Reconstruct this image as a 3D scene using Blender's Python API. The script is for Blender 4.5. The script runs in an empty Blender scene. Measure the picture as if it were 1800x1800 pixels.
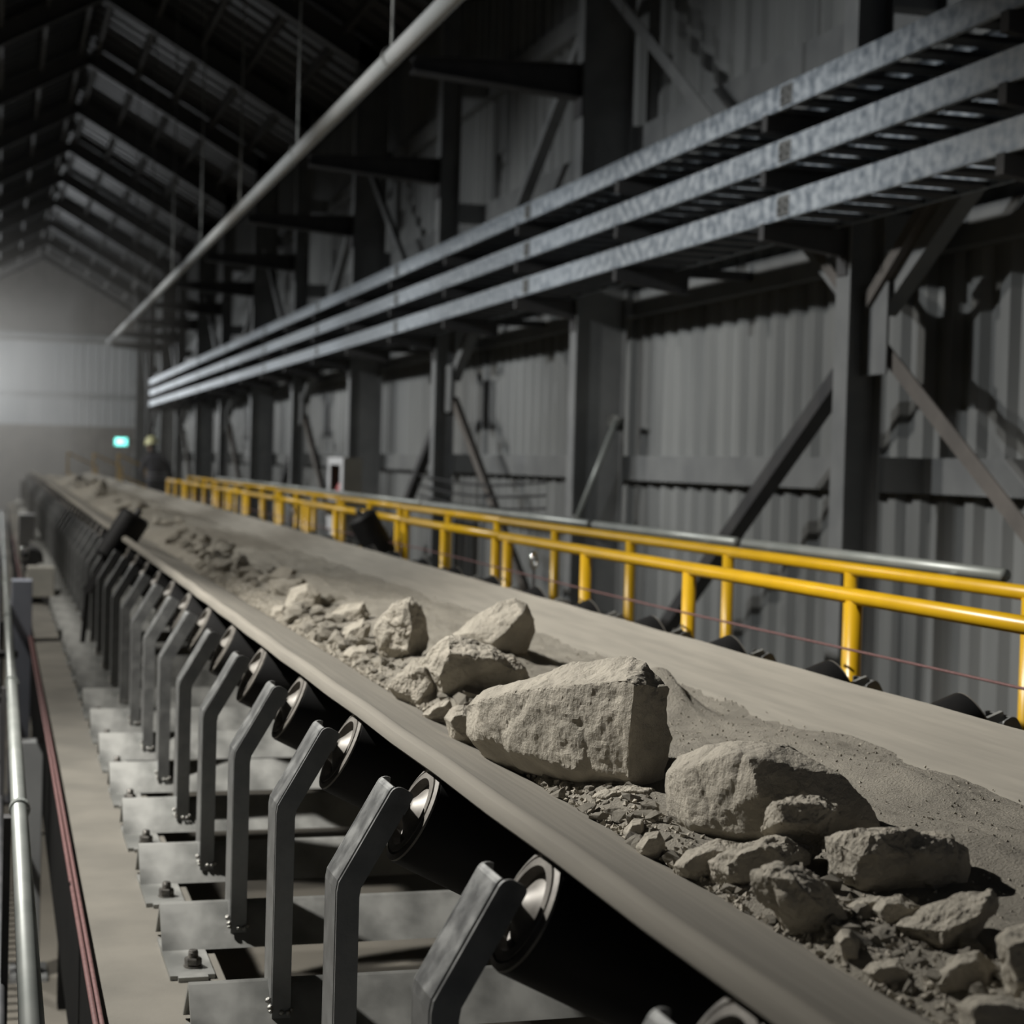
import bpy, bmesh, math, random
from mathutils import Vector, Matrix, noise
from mathutils.bvhtree import BVHTree
random.seed(7)
SC = bpy.context.scene
COL = SC.collection
PI = math.pi

# ------------------------------------------------------------------ camera
FPX, YAW, PIT, ROLL = 3100.0, math.radians(16.3), math.radians(1.53), math.atan(.027)
CAM = Vector((0, 0, 1.5))
FW = Vector((math.sin(YAW)*math.cos(PIT), math.cos(YAW)*math.cos(PIT), -math.sin(PIT)))
R0 = Vector((math.cos(YAW), -math.sin(YAW), 0)); U0 = R0.cross(FW)
RT = R0*math.cos(ROLL) + U0*math.sin(ROLL)
UP = U0*math.cos(ROLL) - R0*math.sin(ROLL)
cd = bpy.data.cameras.new('camera'); cam = bpy.data.objects.new('camera', cd); COL.objects.link(cam)
cam.matrix_world = Matrix(((RT.x, UP.x, -FW.x, CAM.x), (RT.y, UP.y, -FW.y, CAM.y), (RT.z, UP.z, -FW.z, CAM.z), (0, 0, 0, 1)))
cd.sensor_width = 36; cd.lens = FPX/1800*36; cd.clip_end = 300; cd.clip_start = .05
cd.dof.use_dof = True; cd.dof.focus_distance = 3.35; cd.dof.aperture_fstop = 4.5
SC.camera = cam
SC.view_settings.view_transform = 'Standard'; SC.view_settings.look = 'None'
SC.view_settings.gamma = 1; SC.view_settings.use_curve_mapping = False
SC.view_settings.exposure = 1.15

# ------------------------------------------------------------------ world and lamps
w = bpy.data.worlds.new('world'); SC.world = w; w.use_nodes = True
w.node_tree.nodes['Background'].inputs[0].default_value = (.75, .82, 1, 1)
w.node_tree.nodes['Background'].inputs[1].default_value = 0.05

def lamp(name, loc, target, power, size=.3, color=(1, .97, .92), kind='AREA', spot=1.9, blend=.5):
    l = bpy.data.lights.new(name, kind); o = bpy.data.objects.new(name, l); COL.objects.link(o)
    o.location = loc; o.rotation_euler = (Vector(target)-Vector(loc)).to_track_quat('-Z', 'Y').to_euler()
    l.energy = power; l.color = color
    if kind == 'AREA': l.shape = 'DISK'; l.size = size
    elif kind == 'SPOT': l.spot_size = spot; l.spot_blend = blend; l.shadow_soft_size = size/2
    else: l.shadow_soft_size = size/2
    return o
lamp('unseen_floodlight', (-2.0, 5.8, 4.5), (.95, 5.1, .3), 960, .14, kind='SPOT', spot=1.62, blend=.85)
for yy in (11.5, 18.5, 26, 34, 42, 50):
    lamp('unseen_floodlight', (-2.0, yy, 4.5), (1.1, yy-.4, .3), 330, .2, kind='SPOT', spot=1.95, blend=.7)  # unseen lamps added to brighten the farther belt and idler brackets
for kk in range(10):
    lamp('added_wall_light', (-2.0, 9.9+4.8*kk, 4.35), (5.15, 10.3+4.8*kk, 2.0), 265*(1-.06*kk), .12, kind='SPOT', spot=1.16, blend=.75, color=(.95, .98, 1))  # unseen lights added to brighten wall and trays while column webs stay dark
lamp('bulkhead_light', (-1.6, 64, 3.9), (0, 70, 3), 520, .4, color=(.95, .98, 1), kind='POINT')

# ------------------------------------------------------------------ materials
def new_mat(name):
    m = bpy.data.materials.new(name); m.use_nodes = True
    return m, m.node_tree, m.node_tree.nodes['Principled BSDF']
def mat(name, c1, c2=None, scale=8, rough=.6, metal=0, bump=0, bscale=60, detail=6, stretch=None, rough2=None, lo=.35, hi=.65, bdist=.01):
    m, nt, b = new_mat(name)
    b.inputs['Base Color'].default_value = (*c1, 1); b.inputs['Roughness'].default_value = rough
    b.inputs['Metallic'].default_value = metal
    N = nt.nodes; L = nt.links
    tc = N.new('ShaderNodeTexCoord'); src = tc.outputs['Object']
    if stretch:
        mp = N.new('ShaderNodeMapping'); mp.inputs['Scale'].default_value = stretch
        L.new(src, mp.inputs[0]); src = mp.outputs[0]
    if c2:
        n = N.new('ShaderNodeTexNoise'); n.inputs['Scale'].default_value = scale; n.inputs['Detail'].default_value = detail
        L.new(src, n.inputs['Vector'])
        r = N.new('ShaderNodeValToRGB'); r.color_ramp.elements[0].position = lo; r.color_ramp.elements[1].position = hi
        r.color_ramp.elements[0].color = (*c1, 1); r.color_ramp.elements[1].color = (*c2, 1)
        L.new(n.outputs['Fac'], r.inputs[0]); L.new(r.outputs[0], b.inputs['Base Color'])
        if rough2 is not None:
            mr = N.new('ShaderNodeMapRange'); mr.inputs[1].default_value = lo; mr.inputs[2].default_value = hi
            mr.inputs[3].default_value = rough; mr.inputs[4].default_value = rough2
            L.new(n.outputs['Fac'], mr.inputs[0]); L.new(mr.outputs[0], b.inputs['Roughness'])
    if bump:
        n2 = N.new('ShaderNodeTexNoise'); n2.inputs['Scale'].default_value = bscale; n2.inputs['Detail'].default_value = 8
        n2.inputs['Roughness'].default_value = .65
        L.new(src, n2.inputs['Vector'])
        bp = N.new('ShaderNodeBump'); bp.inputs['Strength'].default_value = bump; bp.inputs['Distance'].default_value = bdist
        L.new(n2.outputs['Fac'], bp.inputs['Height']); L.new(bp.outputs[0], b.inputs['Normal'])
    return m
def spec(m, v):
    m.node_tree.nodes['Principled BSDF'].inputs['Specular IOR Level'].default_value = v; return m
def emit(name, c, s):
    m, nt, b = new_mat(name); b.inputs['Base Color'].default_value = (*c, 1)
    b.inputs['Emission Color'].default_value = (*c, 1); b.inputs['Emission Strength'].default_value = s
    return m
M = {}
M['rock'] = mat('rock', (.31, .285, .235), (.41, .375, .31), 14, .95, 0, .8, 46, bdist=.012)
M['dust'] = mat('dust', (.27, .248, .204), (.33, .303, .25), 6, .97, 0, 1, 170, bdist=.011)
M['belt'] = mat('belt', (.20, .186, .156), (.245, .227, .19), 4, .92, 0, .12, 90, stretch=(10, .5, 10), bdist=.002)
M['belt_edge'] = mat('belt_edge', (.20, .20, .175), (.27, .265, .23), 4, .7, 0, .1, 60, stretch=(5, 1, 5))
M['black_rubber'] = mat('black_rubber', (.010, .010, .010), (.018, .017, .016), 9, .6)
M['steel'] = mat('steel', (.175, .178, .175), (.24, .243, .235), 22, .34, .55, .12, 160, rough2=.55, bdist=.003)
M['galv'] = mat('galv', (.19, .193, .182), (.37, .37, .348), 7, .34, .45, .05, 90, rough2=.55, bdist=.002)
M['tray'] = mat('tray', (.30, .345, .395), (.56, .60, .63), 17, .40, .45, .05, 40, stretch=(1, .8, 1), rough2=.6, detail=3, bdist=.003)
M['tray_dark'] = mat('tray_dark', (.07, .072, .075), (.11, .11, .11), 8, .6, .3)
M['deck'] = mat('deck', (.12, .113, .095), (.165, .154, .129), 3.5, .9, 0, .25, 70, bdist=.004)
M['shade_black'] = spec(mat('shade_black', (.006, .006, .006), (.01, .01, .009), 5, .9), .1); spec(M['black_rubber'], .25)  # near-black stands in for the shade in the gap under the conveyor
M['floor'] = mat('floor', (.13, .12, .10), (.18, .165, .135), 1.5, .92, 0, .3, 30)
M['cladding'] = mat('cladding', (.20, .205, .20), (.28, .285, .275), 2.2, .5, .25, stretch=(1, 1, .15))
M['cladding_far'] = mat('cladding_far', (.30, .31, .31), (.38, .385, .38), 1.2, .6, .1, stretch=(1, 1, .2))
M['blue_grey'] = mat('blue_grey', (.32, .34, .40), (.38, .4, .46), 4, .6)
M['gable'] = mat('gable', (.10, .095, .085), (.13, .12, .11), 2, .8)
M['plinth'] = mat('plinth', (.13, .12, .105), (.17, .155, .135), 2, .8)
M['cap'] = mat('cap', (.13, .12, .105), (.22, .205, .18), 30, .5, .3)
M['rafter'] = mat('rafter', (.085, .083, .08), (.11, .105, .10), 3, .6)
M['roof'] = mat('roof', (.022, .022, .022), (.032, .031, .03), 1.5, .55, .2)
M['frame_paint'] = mat('frame_paint', (.19, .195, .195), (.25, .255, .25), 3, .5, .2)
M['dark_paint'] = mat('dark_paint', (.05, .05, .052), (.075, .073, .072), 4, .55, .1)
M['brown_paint'] = mat('brown_paint', (.11, .10, .09), (.15, .135, .12), 5, .6, .1)
M['pipe'] = mat('pipe', (.33, .34, .33), (.40, .40, .385), 2, .45, .1)
M['yellow'] = mat('yellow', (.62, .365, .008), (.55, .32, .008), 6, .32, 0, .03, 60)
M['rail_galv'] = mat('rail_galv', (.25, .268, .25), (.31, .325, .305), 5, .42, .3)
M['red_rope'] = mat('red_rope', (.15, .075, .07), (.11, .052, .05), 60, .6)
M['bolt'] = mat('bolt', (.09, .085, .08), (.20, .19, .17), 60, .4, .7)
M['chrome'] = mat('chrome', (.6, .6, .58), None, 8, .12, 1)
M['grate'] = mat('grate', (.12, .125, .13), (.17, .17, .175), 8, .5, .5)
M['white'] = mat('white', (.62, .63, .64), (.55, .56, .57), 6, .5)
M['red'] = mat('red', (.5, .03, .03), (.38, .02, .025), 5, .35)
M['glass_dark'] = mat('glass_dark', (.03, .025, .025), None, 8, .15)
M['box_grey'] = mat('box_grey', (.35, .34, .30), (.42, .40, .35), 6, .8)
M['cloth'] = mat('cloth', (.018, .019, .028), (.03, .03, .04), 12, .9)
M['cloth_band'] = mat('cloth_band', (.22, .22, .24), (.28, .28, .3), 12, .7)
M['helmet'] = mat('helmet', (.62, .60, .30), (.55, .55, .3), 4, .4)
M['skin'] = mat('skin', (.35, .22, .16), (.4, .26, .19), 4, .6)
M['sign'] = emit('sign', (.16, .80, .68), 1.6)
M['sign_white'] = emit('sign_white', (.7, 1, .95), 1.6)
M['cable'] = mat('cable', (.02, .02, .022), (.04, .04, .04), 9, .5)
M['weld'] = mat('weld', (.5, .5, .46), (.3, .29, .27), 90, .3, .8, .5, 120)

# ------------------------------------------------------------------ helpers
def px(x, y, d):            # a point at depth d along the view of the photograph
    return CAM + (FW + RT*((x-900)/FPX) + UP*((900-y)/FPX))*d
def link(o, parent=None):
    COL.objects.link(o)
    if parent is not None: o.parent = parent
    return o
def obj(name, bm, m, parent=None, smooth=False, off=None):
    if off is not None: bmesh.ops.translate(bm, verts=bm.verts, vec=-Vector(off))
    me = bpy.data.meshes.new(name)
    bmesh.ops.recalc_face_normals(bm, faces=bm.faces)
    if smooth:
        for f in bm.faces: f.smooth = True
        if smooth == 'auto':
            for e in bm.edges:
                if len(e.link_faces) == 2 and e.calc_face_angle(0) > .6: e.smooth = False
    bm.to_mesh(me); bm.free()
    me.materials.append(m if not isinstance(m, str) else M[m])
    o = bpy.data.objects.new(name, me)
    return link(o, parent)
def tag(o, label, cat, group=None, kind=None):
    o['label'] = label; o['category'] = cat
    if group: o['group'] = group
    if kind: o['kind'] = kind
    return o
def struct(name, bm, m, **k):
    o = obj(name, bm, m, **k); o['kind'] = 'structure'; return o
def thing(name, loc, label, cat, group=None, rotz=0):
    o = bpy.data.objects.new(name, None); o.empty_display_size = .1; COL.objects.link(o)
    o.location = loc; o.rotation_euler = (0, 0, rotz)
    return tag(o, label, cat, group)
def dup(root, loc, label, group=None):
    r = root.copy(); COL.objects.link(r); r.location = loc; r['label'] = label
    if group: r['group'] = group
    for ch in root.children:
        c = ch.copy(); COL.objects.link(c); c.parent = r
        for g in ch.children:
            d = g.copy(); COL.objects.link(d); d.parent = c
    return r
def add_box(bm, lo, hi, bevel=0):
    lo = Vector(lo); hi = Vector(hi); c = (lo+hi)/2; s = hi-lo
    r = bmesh.ops.create_cube(bm, size=1, matrix=Matrix.Translation(c) @ Matrix.Diagonal((abs(s.x), abs(s.y), abs(s.z), 1)))
    if bevel:
        es = list({e for v in r['verts'] for e in v.link_edges})
        bmesh.ops.bevel(bm, geom=es, offset=bevel, segments=2, affect='EDGES', profile=.5)
def box(lo, hi, bevel=0):
    bm = bmesh.new(); add_box(bm, lo, hi, bevel); return bm
def add_bar(bm, a, b, w, h, up=(0, 0, 1), bevel=0):      # box beam from a to b
    a = Vector(a); b = Vector(b); d = b-a; L = d.length; z = d.normalized()
    u = Vector(up); x = u.cross(z)
    if x.length < 1e-4: x = Vector((1, 0, 0)).cross(z)
    x.normalize(); y = z.cross(x)
    m = Matrix(((x.x, y.x, z.x, 0), (x.y, y.y, z.y, 0), (x.z, y.z, z.z, 0), (0, 0, 0, 1)))
    r = bmesh.ops.create_cube(bm, size=1, matrix=Matrix.Translation((a+b)/2) @ m @ Matrix.Diagonal((w, h, L, 1)))
    if bevel:
        es = list({e for v in r['verts'] for e in v.link_edges})
        bmesh.ops.bevel(bm, geom=es, offset=bevel, segments=2, affect='EDGES')
def add_sweep(bm, pts, prof, closed_prof=True, caps=True, up=Vector((0, 0, 1))):
    # sweep a 2D profile (u, v) along pts; u is sideways, v is up
    rings = []
    n = len(pts); pts = [Vector(p) for p in pts]
    for i in range(n):
        t = (pts[min(i+1, n-1)]-pts[max(i-1, 0)]).normalized()
        s = t.cross(up)
        if s.length < 1e-4: s = t.cross(Vector((0, 1, 0)))
        s.normalize(); v = s.cross(t)
        rings.append([bm.verts.new(pts[i]+s*p[0]+v*p[1]) for p in prof])
    k = len(prof)
    for i in range(n-1):
        for j in range(k if closed_prof else k-1):
            bm.faces.new((rings[i][j], rings[i][(j+1) % k], rings[i+1][(j+1) % k], rings[i+1][j]))
    if caps and closed_prof:
        bm.faces.new(rings[0]); bm.faces.new(rings[-1][::-1])
def circ(r, n=16): return [(r*math.cos(2*PI*i/n), r*math.sin(2*PI*i/n)) for i in range(n)]
def tube(pts, r, n=16, bm=None):
    b = bm or bmesh.new(); add_sweep(b, pts, circ(r, n)); return b
def add_prism(bm, poly, axis, a, b):
    # poly: 2D points in the plane normal to axis ('x': (y,z), 'y': (x,z), 'z': (x,y))
    def P3(p, t):
        if axis == 'x': return Vector((t, p[0], p[1]))
        if axis == 'y': return Vector((p[0], t, p[1]))
        return Vector((p[0], p[1], t))
    A = [bm.verts.new(P3(p, a)) for p in poly]; B = [bm.verts.new(P3(p, b)) for p in poly]
    n = len(poly)
    for i in range(n): bm.faces.new((A[i], A[(i+1) % n], B[(i+1) % n], B[i]))
    bm.faces.new(A); bm.faces.new(B[::-1])
def prism(poly, axis, a, b):
    bm = bmesh.new(); add_prism(bm, poly, axis, a, b); return bm
def add_lathe(bm, prof, origin, axis, n=32):   # prof: (radius, distance along axis)
    z = Vector(axis).normalized(); x = z.orthogonal().normalized(); y = z.cross(x); o = Vector(origin)
    rings = []
    for r, t in prof:
        if r < 1e-6: rings.append([bm.verts.new(o+z*t)])
        else: rings.append([bm.verts.new(o+z*t+(x*math.cos(2*PI*i/n)+y*math.sin(2*PI*i/n))*r) for i in range(n)])
    for A, B in zip(rings, rings[1:]):
        for i in range(n):
            j = (i+1) % n
            if len(A) == 1 and len(B) == 1: continue
            if len(A) == 1: bm.faces.new((A[0], B[j], B[i]))
            elif len(B) == 1: bm.faces.new((A[i], A[j], B[0]))
            else: bm.faces.new((A[i], A[j], B[j], B[i]))
def lathe(prof, origin, axis, n=32):
    bm = bmesh.new(); add_lathe(bm, prof, origin, axis, n); return bm
ORD = ['first', 'second', 'third', 'fourth', 'fifth', 'sixth', 'seventh', 'eighth', 'ninth', 'tenth', 'eleventh', 'twelfth',
       'thirteenth', 'fourteenth', 'fifteenth', 'sixteenth', 'seventeenth', 'eighteenth', 'nineteenth', 'twentieth']

# ------------------------------------------------------------------ the building
XW, XL, YE, ZG = 5.15, -2.45, 70.0, -0.8       # right wall, left wall, end wall, ground
XR, ZR = 1.45, 8.9                               # roof ridge
SL = .56                                         # roof slope
ZE = ZR - SL*(XW-XR)
struct('floor', box((XL-.1, -6, ZG-.2), (XW+.3, YE+.3, ZG)), 'floor')
def corrugated(y0, y1, z0, z1, x, t=.004, pitch=.29, dep=.05):
    bm = bmesh.new(); pts = []; y = y0
    while y < y1:
        pts += [(y, 0), (y+pitch*.42, 0), (y+pitch*.55, dep), (y+pitch*.87, dep)]; y += pitch
    a = [(x-p[1], p[0]) for p in pts]; poly = a+[(q[0]+.01+t, q[1]) for q in reversed(a)]
    # strip, open profile with thickness
    n = len(a); rows = [[bm.verts.new((q[0], q[1], z)) for q in poly] for z in (z0, z1)]
    k = len(poly)
    for i in range(k): bm.faces.new((rows[0][i], rows[0][(i+1) % k], rows[1][(i+1) % k], rows[1][i]))
    for i in range(n-1):
        bm.faces.new((rows[1][i], rows[1][i+1], rows[1][k-2-i], rows[1][k-1-i]))
    return bm
struct('wall_right', corrugated(-5, YE, ZG, ZE+.1, XW), 'cladding')
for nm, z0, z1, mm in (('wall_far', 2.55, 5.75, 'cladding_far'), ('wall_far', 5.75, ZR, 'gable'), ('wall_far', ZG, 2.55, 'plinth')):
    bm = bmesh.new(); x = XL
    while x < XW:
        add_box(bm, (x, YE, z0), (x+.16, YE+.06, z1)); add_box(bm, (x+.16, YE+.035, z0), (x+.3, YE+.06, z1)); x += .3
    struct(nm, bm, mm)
struct('wall_left', box((XL-.12, -5, ZG), (XL, YE, ZE+.6)), 'roof')
bm = bmesh.new()
add_prism(bm, [(XR, ZR), (XW+.2, ZR-SL*(XW+.2-XR)), (XW+.2, ZR-SL*(XW+.2-XR)+.08), (XR, ZR+.08), (XL-.2, ZR-SL*(XR-XL+.2)+.08), (XL-.2, ZR-SL*(XR-XL+.2))], 'y', -5, YE+.1)
y = -4.8
while y < YE:   # ribs of the roof sheets
    for sx in (1, -1):
        xe = XW if sx > 0 else XL
        add_bar(bm, (XR, y, ZR), (xe, y, ZR-SL*abs(xe-XR)), .12, .05)
    y += .5
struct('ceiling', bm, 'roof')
bm = bmesh.new(); n = 0
for z, nm in ((6.0, 0), (3.75, 0)):
    tag(obj('far_wall_girt', box((XL, YE-.12, z-.14), (XW-.1, YE-.002, z+.06)), 'frame_paint'),
        'long horizontal girt across the pale end wall, the %s one' % ('upper' if z > 5 else 'lower'), 'beam', 'girts across the end wall')

COLY = [8.95+4.8*k for k in range(-1, 12)]
def I_col(x0, x1, y, w, z0, z1, t=.014):
    bm = bmesh.new()
    add_box(bm, (x0, y-w/2, z0), (x0+t, y+w/2, z1), .003)
    add_box(bm, (x1-t, y-w/2, z0), (x1, y+w/2, z1), .003)
    add_box(bm, (x0+t, y-.006, z0), (x1-t, y+.006, z1))
    return bm
def nth(i):
    if i < 20: return ORD[i]
    n = i+1; tens = {2: 'twent', 3: 'thirt', 4: 'fort', 5: 'fift', 6: 'sixt'}[n//10]
    return tens+'ieth' if n % 10 == 0 else tens+'y-'+ORD[n % 10-1]
for i, y in enumerate(COLY):
    k = i-1
    t = thing('wall_column', (4.5, y, ZG), ('grey steel I-section wall column, %s from the right edge of the photo' % nth(k)) if k >= 0 else
              'grey steel I-section column on the corrugated wall just outside the right edge', 'column', 'wall columns')
    off = (4.5, y, ZG)
    big = k % 2 == 1
    xb = 4.94 if big else 4.72
    obj('beam', I_col(4.5, xb, y, .17, ZG, ZE+.25), 'frame_paint', t, off=off)
    obj('base_plate', box((4.42, y-.16, ZG), (5.02, y+.16, ZG+.03)), 'frame_paint', t, off=off)
    bm = bmesh.new()
    for z in (1.5, 2.85, 4.2, 5.55): add_box(bm, (xb, y-.07, z-.1), (5.0, y+.07, z+.1))
    obj('girt_cleat', bm, 'frame_paint', t, off=off)
    if not big:
        obj('gusset', box((4.62, y-.3, 2.05), (4.635, y+.3, 2.55)), 'frame_paint', t, off=off)
for j, z in enumerate((1.5, 2.85, 4.2, 5.55)):
    bm = bmesh.new()
    poly = [(5.0, z-.1), (5.112, z-.1), (5.112, z-.094), (5.006, z-.094), (5.006, z+.094), (5.112, z+.094), (5.112, z+.1), (5.0, z+.1)]
    add_prism(bm, poly, 'y', -4, YE-.2)
    tag(obj('wall_girt', bm, 'frame_paint'), 'long grey girt on the corrugated wall, %s' %
        ('just above the yellow handrails', 'in the shade behind the cable trays', 'just above the topmost cable tray', 'high up under the roof')[j],
        'beam', 'girts along the corrugated wall')
# diagonal bracing: diamonds meeting at the even columns
def angle_bar(a, b, w=.1, t=.01):
    bm = bmesh.new(); a = Vector(a); b = Vector(b)
    add_bar(bm, a, b, w, t, up=(1, 0, 0)); d = (b-a).normalized(); s = d.cross(Vector((1, 0, 0))).normalized()
    if s.z > 0: s = -s
    off = s*(w/2-t/2)+Vector((w/2, 0, 0))
    add_bar(bm, a+off, b+off, t, w, up=(1, 0, 0)); return bm
bi = 0
for i, y in enumerate(COLY):
    k = i-1
    if k % 2: continue
    for s, side in ((1, 'far'), (-1, 'near')):
        if y+s*4.8 > 62 : continue
        if k >= 0:
            place = 'from the %s column from the right, %s side' % (nth(k), side)
        tag(obj('diagonal_brace', angle_bar((4.66, y+s*.1, 2.25), (4.66, y+s*4.55, -.62)), 'dark_paint' if s > 0 else 'brown_paint'),
            'dark diagonal brace sloping down ' + place, 'brace', 'lower wall braces')
        tag(obj('diagonal_brace', angle_bar((4.66, y+s*.12, 2.42), (4.66, y+s*4.6, 5.35)), 'frame_paint'),
            'grey diagonal brace rising above the trays ' + place, 'brace', 'upper wall braces')
# tie beams that stick out from the columns, high up
for i, y in enumerate(COLY):
    k = i-1
    if k < 1 or k > 9: continue
    t = thing('cantilever_beam', (4.5, y, 4.6), 'dark unlit horizontal beam sticking out high up from the %s column from the right' % nth(k), 'beam', 'beams sticking out from the columns')
    off = (4.5, y, 4.6)
    bm = bmesh.new()
    add_prism(bm, [(3.1, 4.690), (4.5, 4.750), (4.5, 4.750+.012), (3.1, 4.702)], 'y', y-.09, y+.09)
    add_prism(bm, [(3.1, 4.590), (4.5, 4.490), (4.5, 4.502), (3.1, 4.602)], 'y', y-.09, y+.09)
    add_prism(bm, [(3.1, 4.600), (4.5, 4.500), (4.5, 4.750), (3.1, 4.690)], 'y', y-.006, y+.006)
    obj('beam', bm, 'dark_paint', t, off=off)  # dark colour stands in for the lack of light on these beams
    obj('end_plate', box((4.485, y-.11, 4.34), (4.5, y+.11, 4.72)), 'dark_paint', t, off=off)
# rafters and purlins
for i, y in enumerate(COLY + [66.5]):
    k = i-1
    t = thing('roof_rafter', (XR, y, ZR), 'dark steel roof rafter pair over the belt, %s' % (('above the %s column from the right' % nth(k)) if k >= 0 else 'nearest, above the top of the photo'), 'beam', 'roof rafters')
    for sx in (1, -1):
        xe = 4.9 if sx > 0 else XL+.05
        bm = bmesh.new()
        a = Vector((XR+.0, y, ZR-.22)); b = Vector((xe, y, ZR-.22-SL*abs(xe-XR)))
        add_bar(bm, a, b, .012, .30)
        nrm = Vector((SL*sx, 0, 1)).normalized()
        for q in (.15, -.15): add_bar(bm, a+nrm*q, b+nrm*q, .16, .014)
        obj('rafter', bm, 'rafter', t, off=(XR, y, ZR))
pn = 0
for sx in (1, -1):
    for q in range(0, 6):
        u = .15+q*.68
        if sx < 0 and u > 3.7: continue
        xx = XR+sx*u; z = ZR-SL*u-.06
        tag(obj('roof_purlin', prism([(xx-.03, z-.09), (xx+.03, z-.09), (xx+.03, z+.05), (xx-.03, z+.05)], 'y', -4, YE-.1), 'rafter'),
            'long roof purlin on the %s slope, %s below the ridge' % ('right' if sx > 0 else 'left', nth(q)), 'beam', 'roof purlins')

# overhead pipe on hangers
tag(obj('overhead_pipe', tube([(2.2, 4, 3.9), (2.2, 38, 3.85)], .052, 20), 'pipe'), 'long pale grey pipe hung under the roof, slanting across the upper left', 'pipe')
for i in range(8):
    y = 6.9+3.42*i
    t = thing('pipe_hanger', (2.2, y, 3.9), 'thin steel rod holding up the pale overhead pipe, %s from the right end' % nth(i), 'hanger', 'rods of the overhead pipe')
    obj('rod', tube([(2.2, y, 3.95), (2.2, y, ZR-SL*.75-.15)], .009, 8), 'galv', t, off=(2.2, y, 3.9))
    bm = bmesh.new(); add_lathe(bm, [(.056, -.02), (.062, -.02), (.062, .02), (.056, .02), (.056, -.02)], (2.2, y, 3.9), (0, 1, 0), 24)
    obj('clamp', bm, 'galv', t, off=(2.2, y, 3.9))

# ------------------------------------------------------------------ cable trays
TX0, TX1 = 4.02, 4.44
for j, z in enumerate((3.45, 3.15, 2.857)):
    nm = ('topmost', 'middle', 'lowest')[j]
    t = thing('cable_tray', (TX0, 0, z), 'long galvanised ladder cable tray along the wall, the %s of the three' % nm, 'cable tray', 'cable trays along the wall')
    off = (TX0, 0, z)
    H = .14
    for x, s in ((TX0, 1), (TX1, -1)):
        poly = [(x, z), (x+s*.022, z), (x+s*.022, z+.004), (x+s*.004, z+.004), (x+s*.004, z+H-.004), (x+s*.022, z+H-.004), (x+s*.022, z+H), (x, z+H)]
        bm = prism(poly, 'y', 3.0, 50)
        if s > 0: add_prism(bm, [(x-.007, z-.001), (x, z-.001), (x, z+.011), (x-.007, z+.006)], 'y', 3.0, 50)
        obj('side_rail', bm, 'tray', t, off=off)
    bm = bmesh.new(); y = 3.15
    while y < 49.9:
        add_box(bm, (TX0+.004, y, z+.006), (TX1-.004, y+.13, z+.03)); y += .3
    obj('rungs', bm, 'tray_dark', t, off=off)
    n = 0; y = 8.72
    while y < 48:
        sp = box((TX0-.006, y-.07, z+.015), (TX0, y+.07, z+H-.015), .002)
        for a in (-.045, .045):
            for b in (.05, .095): add_lathe(sp, [(.0, -.012), (.009, -.012), (.009, .0), (0, 0)], (TX0-.004, y+a, z+b), (1, 0, 0), 8)
        obj('splice_plate', sp, 'steel', t, off=off); y += 4.8
for i in range(20):
    y = 6.55+2.4*i
    if y > 50: break
    t = thing('tray_bracket', (TX0, y, 2.8), 'dark steel bracket with three arms under the cable trays, %s from the right' % nth(i), 'bracket', 'brackets of the cable trays')
    off = (TX0, y, 2.8)
    atcol = (i % 2 == 1)
    for z in (3.45, 3.15, 2.857):
        bm = bmesh.new()
        xb = 4.5 if atcol else 4.48
        add_prism(bm, [(TX0-.02, z-.085), (xb, z-.15), (xb, z-.002), (TX0-.02, z-.002)], 'y', y-.035, y-.03)
        add_prism(bm, [(TX0-.02, z-.006), (xb, z-.006), (xb, z-.001), (TX0-.02, z-.001)], 'y', y-.03, y+.03)
        add_prism(bm, [(TX0-.02, z-.09), (xb, z-.155), (xb, z-.15), (TX0-.02, z-.085)], 'y', y-.035, y+.03)
        add_box(bm, (TX0-.024, y-.035, z-.09), (TX0-.019, y+.03, z-.001))
        obj('arm', bm, 'dark_paint', t, off=off)
    if atcol:
        obj('backing_plate', box((4.488, y-.06, 2.6), (4.4995, y+.06, 3.6)), 'dark_paint', t, off=off)
    else:
        bm = bmesh.new(); add_box(bm, (4.47, y-.03, 2.7), (4.53, y+.03, 3.62)); add_box(bm, (4.53, y-.03, 2.82), (5.0, y+.03, 2.88))
        obj('hanger', bm, 'dark_paint', t, off=off)
# knee struts of the tray brackets at the nearest braced column
for s, nm in ((1, 'left'), (-1, 'right')):
    tag(obj('knee_strut', angle_bar((4.6, 8.95+s*.08, 2.45), (4.6, 8.95+s*1.2, 3.3), .07), 'brown_paint'),
        'short dark strut rising to the %s from the nearest column under the trays' % nm, 'brace')

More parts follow.
